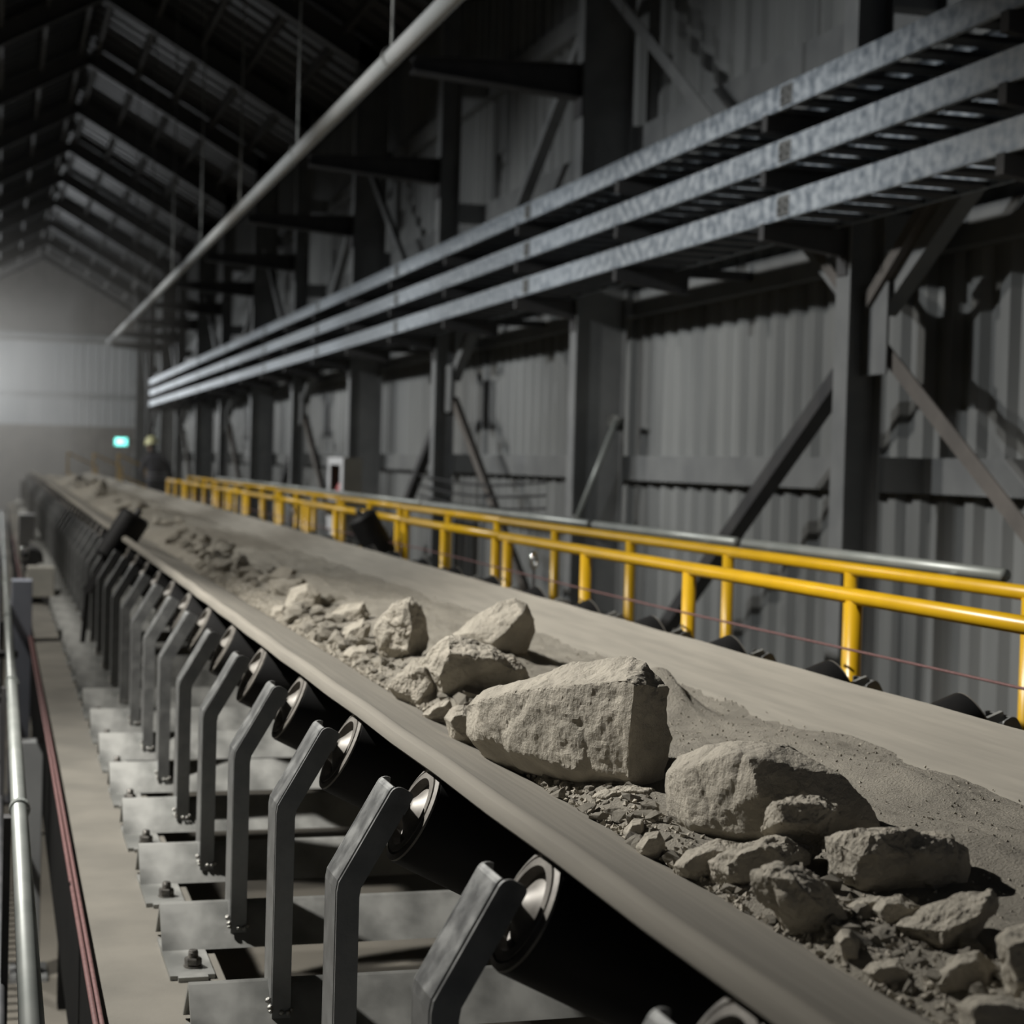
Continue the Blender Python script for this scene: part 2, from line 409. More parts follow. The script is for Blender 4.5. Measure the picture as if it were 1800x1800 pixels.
# ------------------------------------------------------------------ right walkway and handrails
bm = bmesh.new(); add_box(bm, (2.66, -1, -.06), (2.68, 44, 0)); add_box(bm, (3.24, -1, -.06), (3.26, 44, 0))
y = -1
while y < 44: add_box(bm, (2.68, y, -.035), (3.24, y+.006, -.002)); y += .06
for x in (2.78, 2.88, 2.98, 3.08, 3.18): add_box(bm, (x, -1, -.03), (x+.005, 44, -.004))
w1 = thing('walkway', (2.95, 0, 0), 'narrow steel grating walkway between the two yellow handrails', 'walkway')
obj('grating', bm, 'grate', w1, off=(2.95, 0, 0))
bm = bmesh.new(); y = 0
while y < 44:
    for x in (2.67, 3.25): add_box(bm, (x-.03, y, ZG), (x+.03, y+.06, -.06))
    y += 3
obj('support_legs', bm, 'dark_paint', w1, off=(2.95, 0, 0))
def handrail(x, z, secs, r, side, idx):
    for q, ys in enumerate(secs):
        y0, y1 = ys[0], ys[-1]
        t = thing('handrail', (x, y0, 0), 'yellow tubular handrail section on the walkway\'s %s side, %s from the right' % (side, nth(q)), 'handrail', 'yellow handrail sections, %s row' % side)
        off = (x, y0, 0)
        e = .12 if side == 'near' else .1
        obj('top_rail', tube([(x, y0-e, z), (x, (secs[q+1][0]-e if q+1 < len(secs) else y1+e), z)], r, 18), 'yellow', t, True, off=off)
        obj('knee_rail', tube([(x, y0, z-.55), (x, y1, z-.55)], r*.8, 12), 'yellow', t, True, off=off)
        for y in ys:
            obj('post', tube([(x, y, .0), (x, y, z-r*.6)], r*1.08, 14), 'yellow', t, True, off=off)
            obj('post_foot', box((x-.05, y-.05, 0), (x+.05, y+.05, .012)), 'yellow', t, off=off)
NR, FR = 2.62, 3.25
k_ = NR/2.5
near = [[2.4, 3.7, 5.06, 6.45, 7.72, 9.02], [9.25, 10.41, 11.5], [11.7, 12.85, 14.0, 15.3], [15.55, 16.8, 18.0, 19.2], [19.45, 20.7, 21.9], [22.2, 23.4, 24.6, 25.8], [26.1, 27.3, 28.5]]
handrail(NR, 1.112, near, .0255, 'near', 0)
far = [[2.6, 3.85, 5.05, 6.31, 7.53, 8.84, 10.16], [11.45, 12.8, 14.2], [14.45, 15.7, 17], [17.2, 18.6, 19.8, 21], [21.25, 22.5, 23.8, 25, 26.2, 27.4], [27.7, 29, 30.3, 31.5]]
handrail(FR, 1.125, far, .0255, 'far', 0)
for q, (y0, y1) in enumerate([(5.35, 7.55), (7.65, 9.7), (9.8, 14), (14.1, 20), (20.1, 28)]):
    t = thing('conduit', (3.34, y0, 1.17), 'galvanised conduit behind the far yellow handrail, %s length from the right' % nth(q), 'conduit', 'galvanised conduits behind the handrail')
    obj('pipe', tube([(3.34, y0, 1.165), (3.34, y1, 1.165)], .024, 14), 'rail_galv', t, True, off=(3.34, y0, 1.17))
    bm = bmesh.new()
    for y in (y0+.3, y1-.3): add_box(bm, (3.262, y-.02, 1.10), (3.34, y+.02, 1.15))
    obj('clip', bm, 'steel', t, off=(3.34, y0, 1.17))
# yellow steps and rails of the far crossover
for i, (x, y) in enumerate([(2.2, 47), (2.9, 48), (3.5, 47.4)]):
    t = thing('handrail', (x, y, 0), 'blurred yellow handrail of the far crossover, %s from the left' % nth(i), 'handrail', 'yellow rails at the far end')
    bm = bmesh.new(); z = 1.5
    tube([(x-.45, y, z), (x+.3, y+.3, z-.35)], .03, 10, bm); tube([(x-.45, y, z-.5), (x+.3, y+.3, z-.85)], .025, 10, bm)
    obj('rails', bm, 'yellow', t, off=(x, y, 0))
    bm = bmesh.new()
    for a in (0, 1): tube([(x-.45+.75*a, y+.3*a, ZG), (x-.45+.75*a, y+.3*a, z-.35*a)], .03, 10, bm)
    obj('posts', bm, 'yellow', t, off=(x, y, 0))

# ------------------------------------------------------------------ conveyor structure
XC = 1.53
DZ = .26
for x0, x1, nm, s in ((.235, .545, 'left', 1), (2.52, 2.58, 'right', -1)):
    bm = bmesh.new()
    add_box(bm, (x0, -1, DZ-.014), (x1, 44, DZ), .003)
    tf = obj('stringer', bm, 'deck') if False else None
    t = thing('conveyor_stringer', (x0, 0, DZ), 'long steel stringer with %s' % ('a wide dusty top flange left of the idlers' if s > 0 else 'a narrow flange along the right end of the idlers'), 'beam')
    obj('top_flange', bm, 'deck', t, off=(x0, 0, DZ))
    xm = x0+.012 if s > 0 else x1-.02
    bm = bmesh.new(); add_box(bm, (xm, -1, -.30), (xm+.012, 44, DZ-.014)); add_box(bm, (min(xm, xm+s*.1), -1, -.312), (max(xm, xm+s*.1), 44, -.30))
    obj('web', bm, 'shade_black', t, off=(x0, 0, DZ))  # web coloured as the shaded gap, though it faces the lamp
for i in range(8):
    y = 1.5+6*i
    for x, nm in ((.34, 'left'), (2.53, 'right')):
        tag(obj('support_leg', box((x-.06, y-.06, ZG), (x+.06, y+.06, -.312)), 'shade_black'), 'black square leg under the %s stringer, %s from the front' % (nm, nth(i)), 'leg', 'legs under the conveyor')

TR = .384                       # trough slope
def idler_parts(root, detail=True):
    O = (XC, 0, DZ)
    # inverted angle cross member: ridge at y=.055, z=.37
    zr, yr, leg, tt = .37, .07, .10, .009
    poly = [(yr-leg, zr-leg), (yr-.006, zr-.006), (yr, zr-.001), (yr+.006, zr-.006), (yr+leg, zr-leg), (yr+leg-tt*1.4, zr-leg), (yr, zr-tt*1.6), (yr-leg+tt*1.4, zr-leg)]
    obj('cross_member', prism(poly, 'x', .415, 2.62), 'galv', root, off=O)
    for x, nm in ((.467, 0), (2.545, 1)):
        bm = box((x-.053, -.265+.0, DZ), (x+.053, .07+.03, DZ+.011), 0)
        es = [e for e in bm.edges if abs(e.verts[0].co.z-e.verts[1].co.z) > .005 and e.verts[0].co.y < 0]
        bmesh.ops.bevel(bm, geom=es, offset=.018, segments=4, affect='EDGES')
        ft = obj('foot_plate', bm, 'galv', root, off=O)
        if detail:
            bm = bmesh.new(); yb = -.175
            add_lathe(bm, [(0, .011), (.023, .011), (.023, .015), (0, .015)], (x+.008, yb, DZ), (0, 0, 1), 20)
            add_lathe(bm, [(0, .015), (.0195, .015), (.021, .018), (.021, .031), (.0185, .034), (0, .034)], (x+.008, yb, DZ), (0, 0, 1), 6)
            add_lathe(bm, [(0, .03), (.011, .03), (.011, .05), (.0095, .052), (0, .052)], (x+.008, yb, DZ), (0, 0, 1), 14)
            add_lathe(bm, [(.0115, .036), (.0125, .038), (.0115, .040), (.0125, .042), (.0115, .044), (.0125, .046), (.011, .048)], (x+.008, yb, DZ), (0, 0, 1), 14)
            obj('bolt', bm, 'bolt', root, off=O)
    # bent end brackets
    def bracket(mir):
        fx = (lambda x: x) if not mir else (lambda x: 2*XC-x)
        a = math.radians(29.5); sa, ca = math.sin(a), math.cos(a)
        W = .040
        bz = .752; L = .205
        def outer(off):            # left line offset inwards by off: base, bend, top
            xb = .586+off
            bx, bzz = xb, bz - off*math.tan(a/2)
            tx = bx+sa*L-0; tz = bzz+ca*L
            return (xb, .30), (bx, bzz), (tx, tz)
        # front flange with rounded top corners
        p0, p1, p2 = outer(0); q0, q1, q2 = outer(W)
        n = Vector((ca, -sa))
        dirv = Vector((sa, ca))
        l0 = Vector(p1); top = l0+dirv*(L)
        r0 = Vector(q1)
        def arc(c, r, a0, a1, m=5): return [(c[0]+r*math.cos(a0+(a1-a0)*i/m), c[1]+r*math.sin(a0+(a1-a0)*i/m)) for i in range(m+1)]
        rr = .017
        tl = l0+dirv*L; tr = tl+n*W*1.02
        c1 = tl+n*rr-dirv*rr; c2 = tr-n*rr*.6-dirv*rr*.6
        aL = math.atan2(-n.y, -n.x); aT = math.atan2(dirv.y, dirv.x)
        bend = [(p1[0]+.0002, p1[1]-.012), (p1[0]+.003, p1[1]+.003)]
        head = arc(c1, rr, aL if aL > 0 else aL+2*PI, aT)
        head2 = arc(c2, rr*.6, aT, aT-PI/2)
        front = [p0]+[(p1[0], p1[1]-.01), (p1[0]+sa*.01*.6, p1[1]+ca*.01*.8)]+head+head2+[(q1[0]+sa*.01*.6, q1[1]+ca*.01*.8), (q1[0], q1[1]-.01), q0]
        front = [(fx(x), z) for x, z in front]
        bm = bmesh.new()
        D = .118
        add_prism(bm, front, 'y', 0, .007)
        back = [(fx(x), z) for x, z in ([p0]+[(p1[0], p1[1]-.01), (p1[0]+sa*.01*.6, p1[1]+ca*.01*.8)]+[(h[0], h[1]) for h in head]+[(c2[0]-.01, c2[1]-.02), (q1[0], q1[1]), q0])]
        add_prism(bm, back, 'y', D-.007, D)
        th = .006
        w = [p0, (p1[0], p1[1]-.01), (p1[0]+sa*.01*.6, p1[1]+ca*.01*.8)]+head[:3]
        w2 = [(x+th*(1 if i < 2 else ca), z-(0 if i < 2 else th*sa)) for i, (x, z) in enumerate(w)]
        add_prism(bm, [(fx(x), z) for x, z in w+w2[::-1]], 'y', .017, D-.004)
        add_prism(bm, [(fx(x), z) for x, z in [(q_[0]+.009, q_[1]-.004) for q_ in w]+[(q_[0]+.004, q_[1]-.002) for q_ in w2[::-1]]], 'y', .006, .018)
        bmesh.ops.bevel(bm, geom=[e for e in bm.edges if e.calc_length() > .05 and len(e.link_faces) == 2 and e.calc_face_angle(0) > 1.0], offset=.0032, segments=2, affect='EDGES')
        return bm
    # inner stays between the rollers
    for mir in (0, 1):
        b = obj('bracket', bracket(mir), 'steel', root, off=O)
        if detail:
            bm = bmesh.new(); xx = .586 if not mir else 2*XC-.586-.04
            for (x, y, z, r) in ((xx-.004, .0, .325, .007), (xx-.006, .012, .337, .008), (xx-.003, -.004, .318, .006), (xx+.02, -.006, .314, .006), (xx+.033, -.006, .313, .006), (xx+.042, -.003, .318, .006)):
                bmesh.ops.create_icosphere(bm, subdivisions=1, radius=r, matrix=Matrix.Translation((x, y, z)))
            obj('weld', bm, 'weld', root, True, off=O)
    for x in (1.32, 1.80):
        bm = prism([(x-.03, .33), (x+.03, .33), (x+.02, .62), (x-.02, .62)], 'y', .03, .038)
        obj('inner_bracket', bm, 'shade_black', root, off=O)
    an = math.atan(TR); u = Vector((math.cos(an), 0, -math.sin(an))); up = Vector((math.sin(an), 0, math.cos(an)))
    R = .095; yc = .048
    def roller(start, axis, L, r):
        bm = bmesh.new()
        add_lathe(bm, [(r-.012, 0), (r-.002, .0), (r, .003), (r, L-.003), (r-.002, L), (0, L)], start, axis, 40)
        ro = obj('roller', bm, 'black_rubber', root, 'auto', off=O)
        bm = bmesh.new()
        add_lathe(bm, [(r-.001, .004), (r-.002, -.003), (r-.012, -.006), (r-.013, -.002), (r-.016, -.002), (r-.017, -.007), (r-.030, -.008), (r-.033, .008),
                       (r-.044, .012), (r-.046, .004), (.034, -.004), (.020, -.014), (.012, -.016), (0, -.016)], start, axis, 40)
        c = obj('end_cap', bm, 'cap', ro, 'auto', off=(0, 0, 0))
        me = c.data
        for v in me.vertices: v.co -= Vector(O)
        return ro
    a2 = math.radians(27); uL = Vector((math.cos(a2), 0, -math.sin(a2))); upL = Vector((math.sin(a2), 0, math.cos(a2)))
    topL = Vector((.776, yc, .953)); cL = topL-upL*R
    roller(cL, uL, .34, R)
    cc = Vector((1.13, yc, .812-R)); roller(cc, Vector((1, 0, 0)), .80, R-.002)
    uR = Vector((-u.x, 0, u.z)); upR = Vector((-up.x, 0, up.z))
    topR = Vector((2.25, yc, .978)); roller(topR-upR*R, uR, .37, R)
    # shaft stub that sits in the bracket slot
    bm = bmesh.new(); s0 = cL-uL*.035
    add_bar(bm, s0, s0+uL*.035, .014, .022)
    obj('shaft', bm, 'galv', root, off=O); bm = bmesh.new()
    s1 = topR-upR*R-uR*.03
    add_bar(bm, s1-uR*.06, s1+uR*.035, .014, .022)
    obj('shaft', bm, 'galv', root, off=O)
idl = thing('idler', (XC, 1.633, DZ), 'steel idler frame with bent brackets, cut off by the bottom edge', 'idler', 'idlers carrying the belt')
idler_parts(idl)
names = {1: 'blurred nearest, its roller at the bottom edge', 2: 'second from the bottom edge, bracket tip at the lower middle'}
for k in range(1, 61):
    y = 1.633+.7*k
    lb = 'steel idler frame with bent brackets under the belt, %s from the photo bottom' % nth(k)
    dup(idl, (XC, y, DZ), lb, 'idlers carrying the belt')

# belt
def belt_z(x):
    if x < 1.13: return .972-TR*(x-.76)
    if x < 1.80: return .830
    return .830+TR*1.03*(x-1.80)
def rise(y): return .0022*max(0, y-4)
prof = [(.746, .955), (.746, .967), (.751, .977), (.760, .982), (.771, .982), (.781, .976), (.789, .964), (.793, .952), (.798, .950), (.804, .9545)]
x = .82
while x <= 2.10: prof.append((x, belt_z(x)-.002)); x += .04
prof += [(2.11, .956), (2.118, .964), (2.128, .960), (2.13, .952)]
top = prof
bot = [(2.128, .942), (2.10, .932)]
x = 2.06
while x >= .78: bot.append((x, belt_z(x)-.014)); x -= .08
bot += [(.766, .951), (.753, .948)]
# smooth profile
P = top+bot
bm = bmesh.new(); rows = []
ys = [-.5+.35*i for i in range(128)]
for y in ys:
    sag = .0022*math.sin((y-1.70)/.7*2*PI+PI/2)-.001
    rows.append([bm.verts.new((p[0]+.003*noise.noise(Vector((0, y*.7, 3)))*(1 if p[0] < .9 else 0), y, p[1]+rise(y)+sag)) for p in P])
for A, B in zip(rows, rows[1:]):
    for i in range(len(P)):
        j = (i+1) % len(P); bm.faces.new((A[i], A[j], B[j], B[i]))
bm.faces.new(rows[0]); bm.faces.new(rows[-1][::-1])
tag(obj('conveyor_belt', bm, 'belt', None, 'auto'), 'wide dusty troughed rubber conveyor belt running into the distance', 'conveyor belt')
# tail pulley under the far end of the belt
tp = thing('end_pulley', (1.45, 44.6, .75), 'large drum pulley at the hazy far end of the belt', 'pulley')
obj('drum', lathe([(0, -.75), (.2, -.75), (.2, .75), (0, .75)], (1.45, 44.6, .75), (1, 0, 0), 24), 'black_rubber', tp, off=(1.45, 44.6, .75))
bm = bmesh.new()
for x in (.6, 2.3): add_box(bm, (x-.05, 44.4, ZG), (x+.05, 44.8, .8))
obj('pedestal', bm, 'dark_paint', tp, off=(1.45, 44.6, .75))

# ------------------------------------------------------------------ the load
mounds = [(1.71, 4.35, .14, .2, .09, 2.3), (1.50, 5.3, .16, .30, .07), (1.30, 5.05, .14, .22, .04), (1.35, 3.35, .14, .35, .03), (1.75, 3.1, .15, .3, .035),
          (1.55, 6.4, .2, .35, .03), (1.7, 7.2, .2, .3, .035), (1.5, 8.3, .22, .5, .05), (1.6, 2.6, .2, .3, .03), (1.55, 10.5, .3, .8, .05), (1.45, 13.5, .3, .9, .07),
          (1.5, 17, .3, 1.0, .08), (1.5, 22, .3, 1.4, .10), (1.5, 27, .3, 2, .10), (1.45, 33, .35, 2, .12)]
def load_z(x, y):
    b = belt_z(x)+rise(y)
    e = .05*noise.noise(Vector((1.7, y*1.3, 0)))+.03*noise.noise(Vector((4.1, y*4.5, 0)))
    xl = 1.10+e; xr = 1.93+.03*noise.noise(Vector((8.3, y*1.9, 2)))
    f = .872+rise(y)+.018*noise.noise(Vector((x*2.6, y*1.5, 5)))+.012*noise.noise(Vector((x*7, y*3.4, 9)))
    f += .006*noise.noise(Vector((x*20, y*12, 1)))
    for mx, my, sx, sy, h, *asym in mounds:
        dx = (x-mx)/sx*(asym[0] if asym and x > mx else 1); dy = (y-my)/sy; q = dx*dx+dy*dy
        if q < 9: f += h*math.exp(-q)*(1.25 if dx < 0 else 1)
    lft = belt_z(xl)+rise(y)+(x-xl)*.65
    rgt = belt_z(xr)+rise(y)+(xr-x)*.42
    f = min(f, lft+.002, rgt+.002)
    gr = .0028*noise.noise(Vector((x*42, y*42, 3)))
    return max(b-.012, f+gr)
def hit(x, y):
    d = .9
    while d < 60:
        p = px(x, y, d)
        if .76 < p.x < 2.1:
            s = max(load_z(p.x, p.y), belt_z(p.x)+rise(p.y))
            if p.z <= s: return d, p
        elif p.z < .6: return d, p
        d += .01
    return d, p
bm = bmesh.new()
def grid(y0, y1, dy, x0, x1, nx):
    rows = []; y = y0
    while y <= y1+1e-6:
        rows.append([bm.verts.new((x0+(x1-x0)*i/nx, y, load_z(x0+(x1-x0)*i/nx, y))) for i in range(nx+1)]); y += dy
    for A, B in zip(rows, rows[1:]):
        for i in range(nx): bm.faces.new((A[i], A[i+1], B[i+1], B[i]))
grid(1.2, 6.4, .008, 1.0, 1.98, 110)
grid(6.4, 12, .03, 1.0, 1.98, 60)
grid(12, 43.6, .15, 1.0, 1.98, 30)
tag(obj('crushed_ore', bm, 'dust', None, True), 'pale brown dusty crushed ore heaped along the middle of the belt', 'ore', kind='stuff')

ICO = None
def roughen(bm, amp, seed, scale, chunky=True):
    for v in bm.verts:
        p = v.co*scale+Vector((seed*3.1, seed*1.7, seed))
        d = noise.noise(p)*.55+noise.noise(p*2.3)*.34+noise.noise(p*5.1)*.2+noise.noise(p*11)*.13+noise.noise(p*21)*.07
        dist, pt = noise.voronoi(p*1.15+Vector((d, d, d))*.25)
        c = noise.cell(pt[0]*7.3)
        g = min(1, (dist[1]-dist[0])*4)
        k = .55 if chunky else .12
        v.co += v.normal*amp*(d+(c-.5)*k*g-(.28 if chunky else 0)*(1-g)**2)
def remeshed(bm, voxel):
    me = bpy.data.meshes.new('tmp'); bmesh.ops.recalc_face_normals(bm, faces=bm.faces); bm.to_mesh(me); bm.free()
    o = bpy.data.objects.new('tmp', me); COL.objects.link(o)
    md = o.modifiers.new('r', 'REMESH'); md.mode = 'VOXEL'; md.voxel_size = voxel; md.use_smooth_shade = False
    dg = bpy.context.evaluated_depsgraph_get(); dg.update()
    m2 = bpy.data.meshes.new_from_object(o.evaluated_get(dg)); b2 = bmesh.new(); b2.from_mesh(m2)
    bpy.data.objects.remove(o); bpy.data.meshes.remove(me); bpy.data.meshes.remove(m2)
    return b2
def hull_rock(pts, name, label, seed, amp, cuts=5, group=None):
    bm = bmesh.new()
    for p in pts: bm.verts.new(p)
    r = bmesh.ops.convex_hull(bm, input=bm.verts)
    bad = [g for g in r['geom_interior']+r['geom_unused'] if isinstance(g, bmesh.types.BMVert)]
    if bad: bmesh.ops.delete(bm, geom=list(set(bad)), context='VERTS')
    c = Vector(); n = len(bm.verts)
    for v in bm.verts: c += v.co/n
    size = max((v.co-c).length for v in bm.verts)
    bm = remeshed(bm, max(.0022, size/46))
    if len(bm.verts) < 20: raise RuntimeError(label)
    bm.normal_update()
    roughen(bm, amp, seed, 1.6/size)
    o = obj(name, bm, 'rock', None, False, off=c)
    o.location = c
    return tag(o, label, 'rock', group)
def rock(outline, thick, label, seed, front=None, tilt=0, amp=None, dpush=0, base=None):
    """outline: pixel points of the silhouette; front: (x, y, dd) points nearer than the silhouette"""
    bx, by = base or max(outline, key=lambda p: p[1])
    d0, hp = hit(bx, by-2)
    cx = sum(p[0] for p in outline)/len(outline); cy = sum(p[1] for p in outline)/len(outline)
    dc = d0+thick*.35+dpush
    T = lambda x: tilt*(x-bx)/100
    pts = [px(x, y, dc+T(x)) for x, y in outline]
    s = .80
    pts += [px(cx+(x-cx)*s, cy+(y-cy)*s, (dc+thick*.45+T(x))) for x, y in outline]
    if front: pts += [px(x, y, dc+T(x)-dd) for x, y, dd in front]
    else:
        s = .6; pts += [px(cx+(x-cx)*s, cy+(y-cy)*s+4, (dc-thick*.4+T(x))) for x, y in outline]
    w = (max(p[0] for p in outline)-min(p[0] for p in outline))/FPX*dc
    # a keel that sinks the rock into the ore
    pts += [px(cx+(x-cx)*.9, y+2, dc+T(x)+.02)-Vector((0, 0, .03)) for x, y in outline if y > cy+(by-cy)*.45]
    return hull_rock(pts, 'rock', label, seed, (amp or w*.055)*1.1)
ROCKS = [
 ([(808, 1238), (832, 1213), (900, 1196), (960, 1180), (1040, 1188), (1072, 1168), (1110, 1148), (1140, 1158), (1182, 1205), (1190, 1300), (1166, 1384), (1130, 1388), (1020, 1372), (960, 1345), (900, 1338), (845, 1322), (815, 1292)], .26,
  'largest rock slab on the belt, with a broad front face and dark right end', 1,
  [(838, 1232, .07), (905, 1215, .10), (980, 1205, .13), (1100, 1190, .14), (1116, 1200, .14), (1110, 1270, .15), (1104, 1372, .13), (1000, 1350, .13), (900, 1318, .10), (845, 1300, .07)], -.09, .015),
 ([(778, 1262), (790, 1244), (815, 1238), (836, 1250), (838, 1300), (818, 1308), (795, 1290)], .12, 'small pale block wedged at the left end of the largest slab', 2, None, 0, None),
 ([(1166, 1360), (1190, 1328), (1240, 1302), (1300, 1297), (1385, 1302), (1436, 1328), (1492, 1360), (1522, 1402), (1548, 1452), (1530, 1480), (1440, 1492), (1340, 1478), (1290, 1492), (1200, 1482), (1170, 1430)], .26,
  'big pale rock right of the largest slab, its left face bright', 3,
  [(1200, 1350, .06), (1300, 1320, .09), (1316, 1330, .10), (1335, 1400, .12), (1338, 1465, .11), (1210, 1450, .08), (1290, 1470, .10), (1420, 1380, .05), (1400, 1440, .06)], -.05, .010),
 ([(1352, 1402), (1380, 1392), (1440, 1396), (1478, 1412), (1478, 1432), (1452, 1466), (1418, 1490), (1368, 1480), (1334, 1462)], .14,
  'flat rock leaning on the front of the big pale rock, with a dark underside', 4, [(1365, 1412, .05), (1440, 1412, .06), (1470, 1425, .05), (1440, 1450, .07), (1370, 1446, .06)], 0, .010, -.14, (1418, 1500)),
 ([(1444, 1468), (1470, 1458), (1532, 1452), (1592, 1460), (1612, 1482), (1650, 1476), (1682, 1464), (1700, 1492), (1702, 1530), (1690, 1560), (1640, 1562), (1580, 1577), (1502, 1566), (1452, 1532)], .2,
  'wide humped rock below the big pale rock, its front in shade', 5, [(1460, 1480, .03), (1530, 1462, .07), (1512, 1505, .09), (1500, 1545, .08), (1600, 1500, .08), (1620, 1545, .07), (1680, 1500, .03)], 0, .012),
 ([(1178, 1522), (1205, 1494), (1262, 1474), (1300, 1480), (1296, 1510), (1262, 1545), (1220, 1545), (1190, 1532)], .12, 'low rock by the belt edge in front of the big pale rock', 6, None, 0, None),
 ([(1242, 1514), (1290, 1480), (1345, 1464), (1385, 1468), (1426, 1504), (1422, 1522), (1345, 1540), (1312, 1566), (1262, 1560), (1248, 1540)], .14, 'brown rounded rock behind the mottled egg-shaped rock', 7, None, 0, None),
 ([(1320, 1532), (1336, 1520), (1370, 1516), (1410, 1524), (1455, 1552), (1482, 1592), (1492, 1622), (1466, 1638), (1420, 1636), (1376, 1614), (1344, 1588), (1322, 1556)], .16,
  'mottled egg-shaped rock at the lower right, at the left edge of the rubble', 8, [(1350, 1540, .05), (1395, 1545, .07), (1440, 1590, .08), (1400, 1600, .07)], 0, .009),
 ([(1566, 1626), (1590, 1616), (1650, 1600), (1668, 1574), (1690, 1566), (1744, 1562), (1757, 1590), (1742, 1622), (1690, 1662), (1650, 1680), (1600, 1655)], .18,
  'saddle-shaped rock with a smooth dusty top at the lower right', 9, [(1600, 1630, .04), (1660, 1632, .07), (1720, 1610, .07), (1655, 1665, .07), (1735, 1580, .04)], 0, .009),
 ([(1748, 1645), (1772, 1630), (1815, 1618), (1860, 1640), (1885, 1720), (1840, 1765), (1778, 1745), (1752, 1700)], .2, 'dark blocky rock cut off by the right edge of the photo', 10, None, 0, .012),
 ([(1484, 1592), (1510, 1578), (1545, 1574), (1570, 1582), (1560, 1604), (1512, 1608)], .08, 'flat pale stone between the mottled rock and the wide humped rock', 11, None, 0, None),
 ([(1530, 1600), (1548, 1574), (1585, 1572), (1622, 1592), (1590, 1618), (1550, 1632)], .08, 'pale angular stone just left of the saddle-shaped rock', 12, None, 0, None),
 ([(1466, 1650), (1478, 1632), (1494, 1632), (1514, 1650), (1518, 1690), (1490, 1685), (1470, 1672)], .09, 'small upright stone with a pale left face below the mottled rock', 13, None, 0, None),
 ([(1622, 1730), (1650, 1698), (1684, 1672), (1722, 1669), (1756, 1700), (1762, 1745), (1700, 1752), (1640, 1748)], .12, 'angular rock below the saddle-shaped rock', 14, None, 0, None),
 ([(1512, 1706), (1528, 1690), (1580, 1682), (1618, 1702), (1622, 1730), (1570, 1740), (1524, 1722)], .1, 'low brown stone with a dark notch at the lower edge of the rubble', 15, None, 0, None),
 ([(1676, 1765), (1700, 1748), (1760, 1742), (1830, 1760), (1860, 1830), (1700, 1840)], .2, 'smooth dusty rock in the bottom right corner', 16, None, 0, .008),
 ([(655, 1112), (672, 1078), (702, 1052), (722, 1050), (744, 1064), (752, 1095), (751, 1130), (738, 1156), (700, 1150), (662, 1142)], .2,
  'upright rock with a bright left edge and a black right side', 17, [(688, 1065, .05), (718, 1062, .08), (724, 1100, .10), (716, 1145, .09), (672, 1130, .04)], 0, .014),
 ([(788, 1118), (826, 1088), (866, 1064), (904, 1050), (928, 1060), (941, 1088), (940, 1112), (918, 1158), (880, 1150), (840, 1140)], .22,
  'rock half buried in the ore near the far belt edge, with a sharp shadow', 18, [(864, 1132, .10), (890, 1110, .10), (918, 1078, .07), (905, 1148, .05), (830, 1112, .06)], .02, .008),
 ([(738, 1168), (752, 1140), (788, 1110), (812, 1116), (868, 1130), (912, 1160), (936, 1192), (926, 1208), (850, 1228), (790, 1240), (754, 1200)], .28,
  'wedge-shaped rock with a pale top and large dark front, left of the largest slab', 19, [(785, 1150, .10), (788, 1142, .10), (862, 1156, .10), (900, 1175, .06), (770, 1190, .08), (860, 1160, .09)], 0, .014),
 ([(680, 1208), (700, 1176), (726, 1158), (764, 1150), (780, 1180), (792, 1215), (772, 1238), (738, 1246), (700, 1226)], .16,
  'pale angular rock at the rubble edge, left of the wedge-shaped rock', 20, [(745, 1175, .06), (758, 1200, .07), (735, 1232, .06)], 0, .010),
 ([(740, 1256), (770, 1232), (792, 1228), (796, 1244), (776, 1258), (752, 1264)], .07, 'small curved stone at the foot of the pale angular rock', 21, None, 0, None),
 ([(1040, 1400), (1062, 1384), (1110, 1378), (1148, 1384), (1165, 1398), (1120, 1412), (1056, 1414)], .1, 'flat slab of stone under the right end of the largest slab', 22, None, 0, .006),
 ([(1094, 1460), (1110, 1440), (1132, 1438), (1136, 1458), (1118, 1476), (1100, 1474)], .06, 'small bright stone at the rubble edge left of the big pale rock', 23, None, 0, None),
 ([(1116, 1490), (1134, 1462), (1160, 1458), (1170, 1480), (1166, 1500), (1138, 1506)], .07, 'small pointed stone touching the left foot of the big pale rock', 24, None, 0, None),
 ([(496, 1068), (510, 1034), (540, 1022), (566, 1040), (566, 1066), (530, 1074)], .2, 'blurred rock in the middle of the distant rubble', 25, None, 0, None),
 ([(590, 1126), (606, 1102), (640, 1086), (654, 1096), (648, 1120), (620, 1130)], .14, 'pale blurred stone just left of the upright rock', 26, None, 0, None),
 ([(600, 1150), (614, 1136), (650, 1134), (662, 1150), (650, 1164), (616, 1166)], .12, 'blurred stone in front of the upright rock', 27, None, 0, None),
 ([(472, 1088), (480, 1066), (500, 1062), (503, 1082), (488, 1090)], .1, 'bright blurred stone at the left edge of the rubble', 28, None, 0, None),
 ([(576, 1080), (600, 1062), (640, 1058), (654, 1078), (640, 1092), (600, 1096)], .16, 'dark blurred stone behind the pale stone by the upright rock', 29, None, 0, None),
]
SHORT = ['largest slab', 'small block at the slab end', 'big pale rock', 'flat leaning rock', 'wide humped rock', 'low rock by the belt edge', 'brown rounded rock', 'mottled egg-shaped rock',
         'saddle-shaped rock', 'dark blocky rock', 'flat pale stone', 'pale angular stone', 'small upright stone', 'angular rock', 'low brown stone', 'smooth corner rock', 'upright rock',
         'half buried rock', 'wedge-shaped rock', 'pale angular rock', 'small curved stone', 'flat slab of stone', 'small bright stone', 'small pointed stone', 'blurred middle rock',
         'pale blurred stone', 'front blurred stone', 'bright blurred stone', 'dark blurred stone']
heroes = []
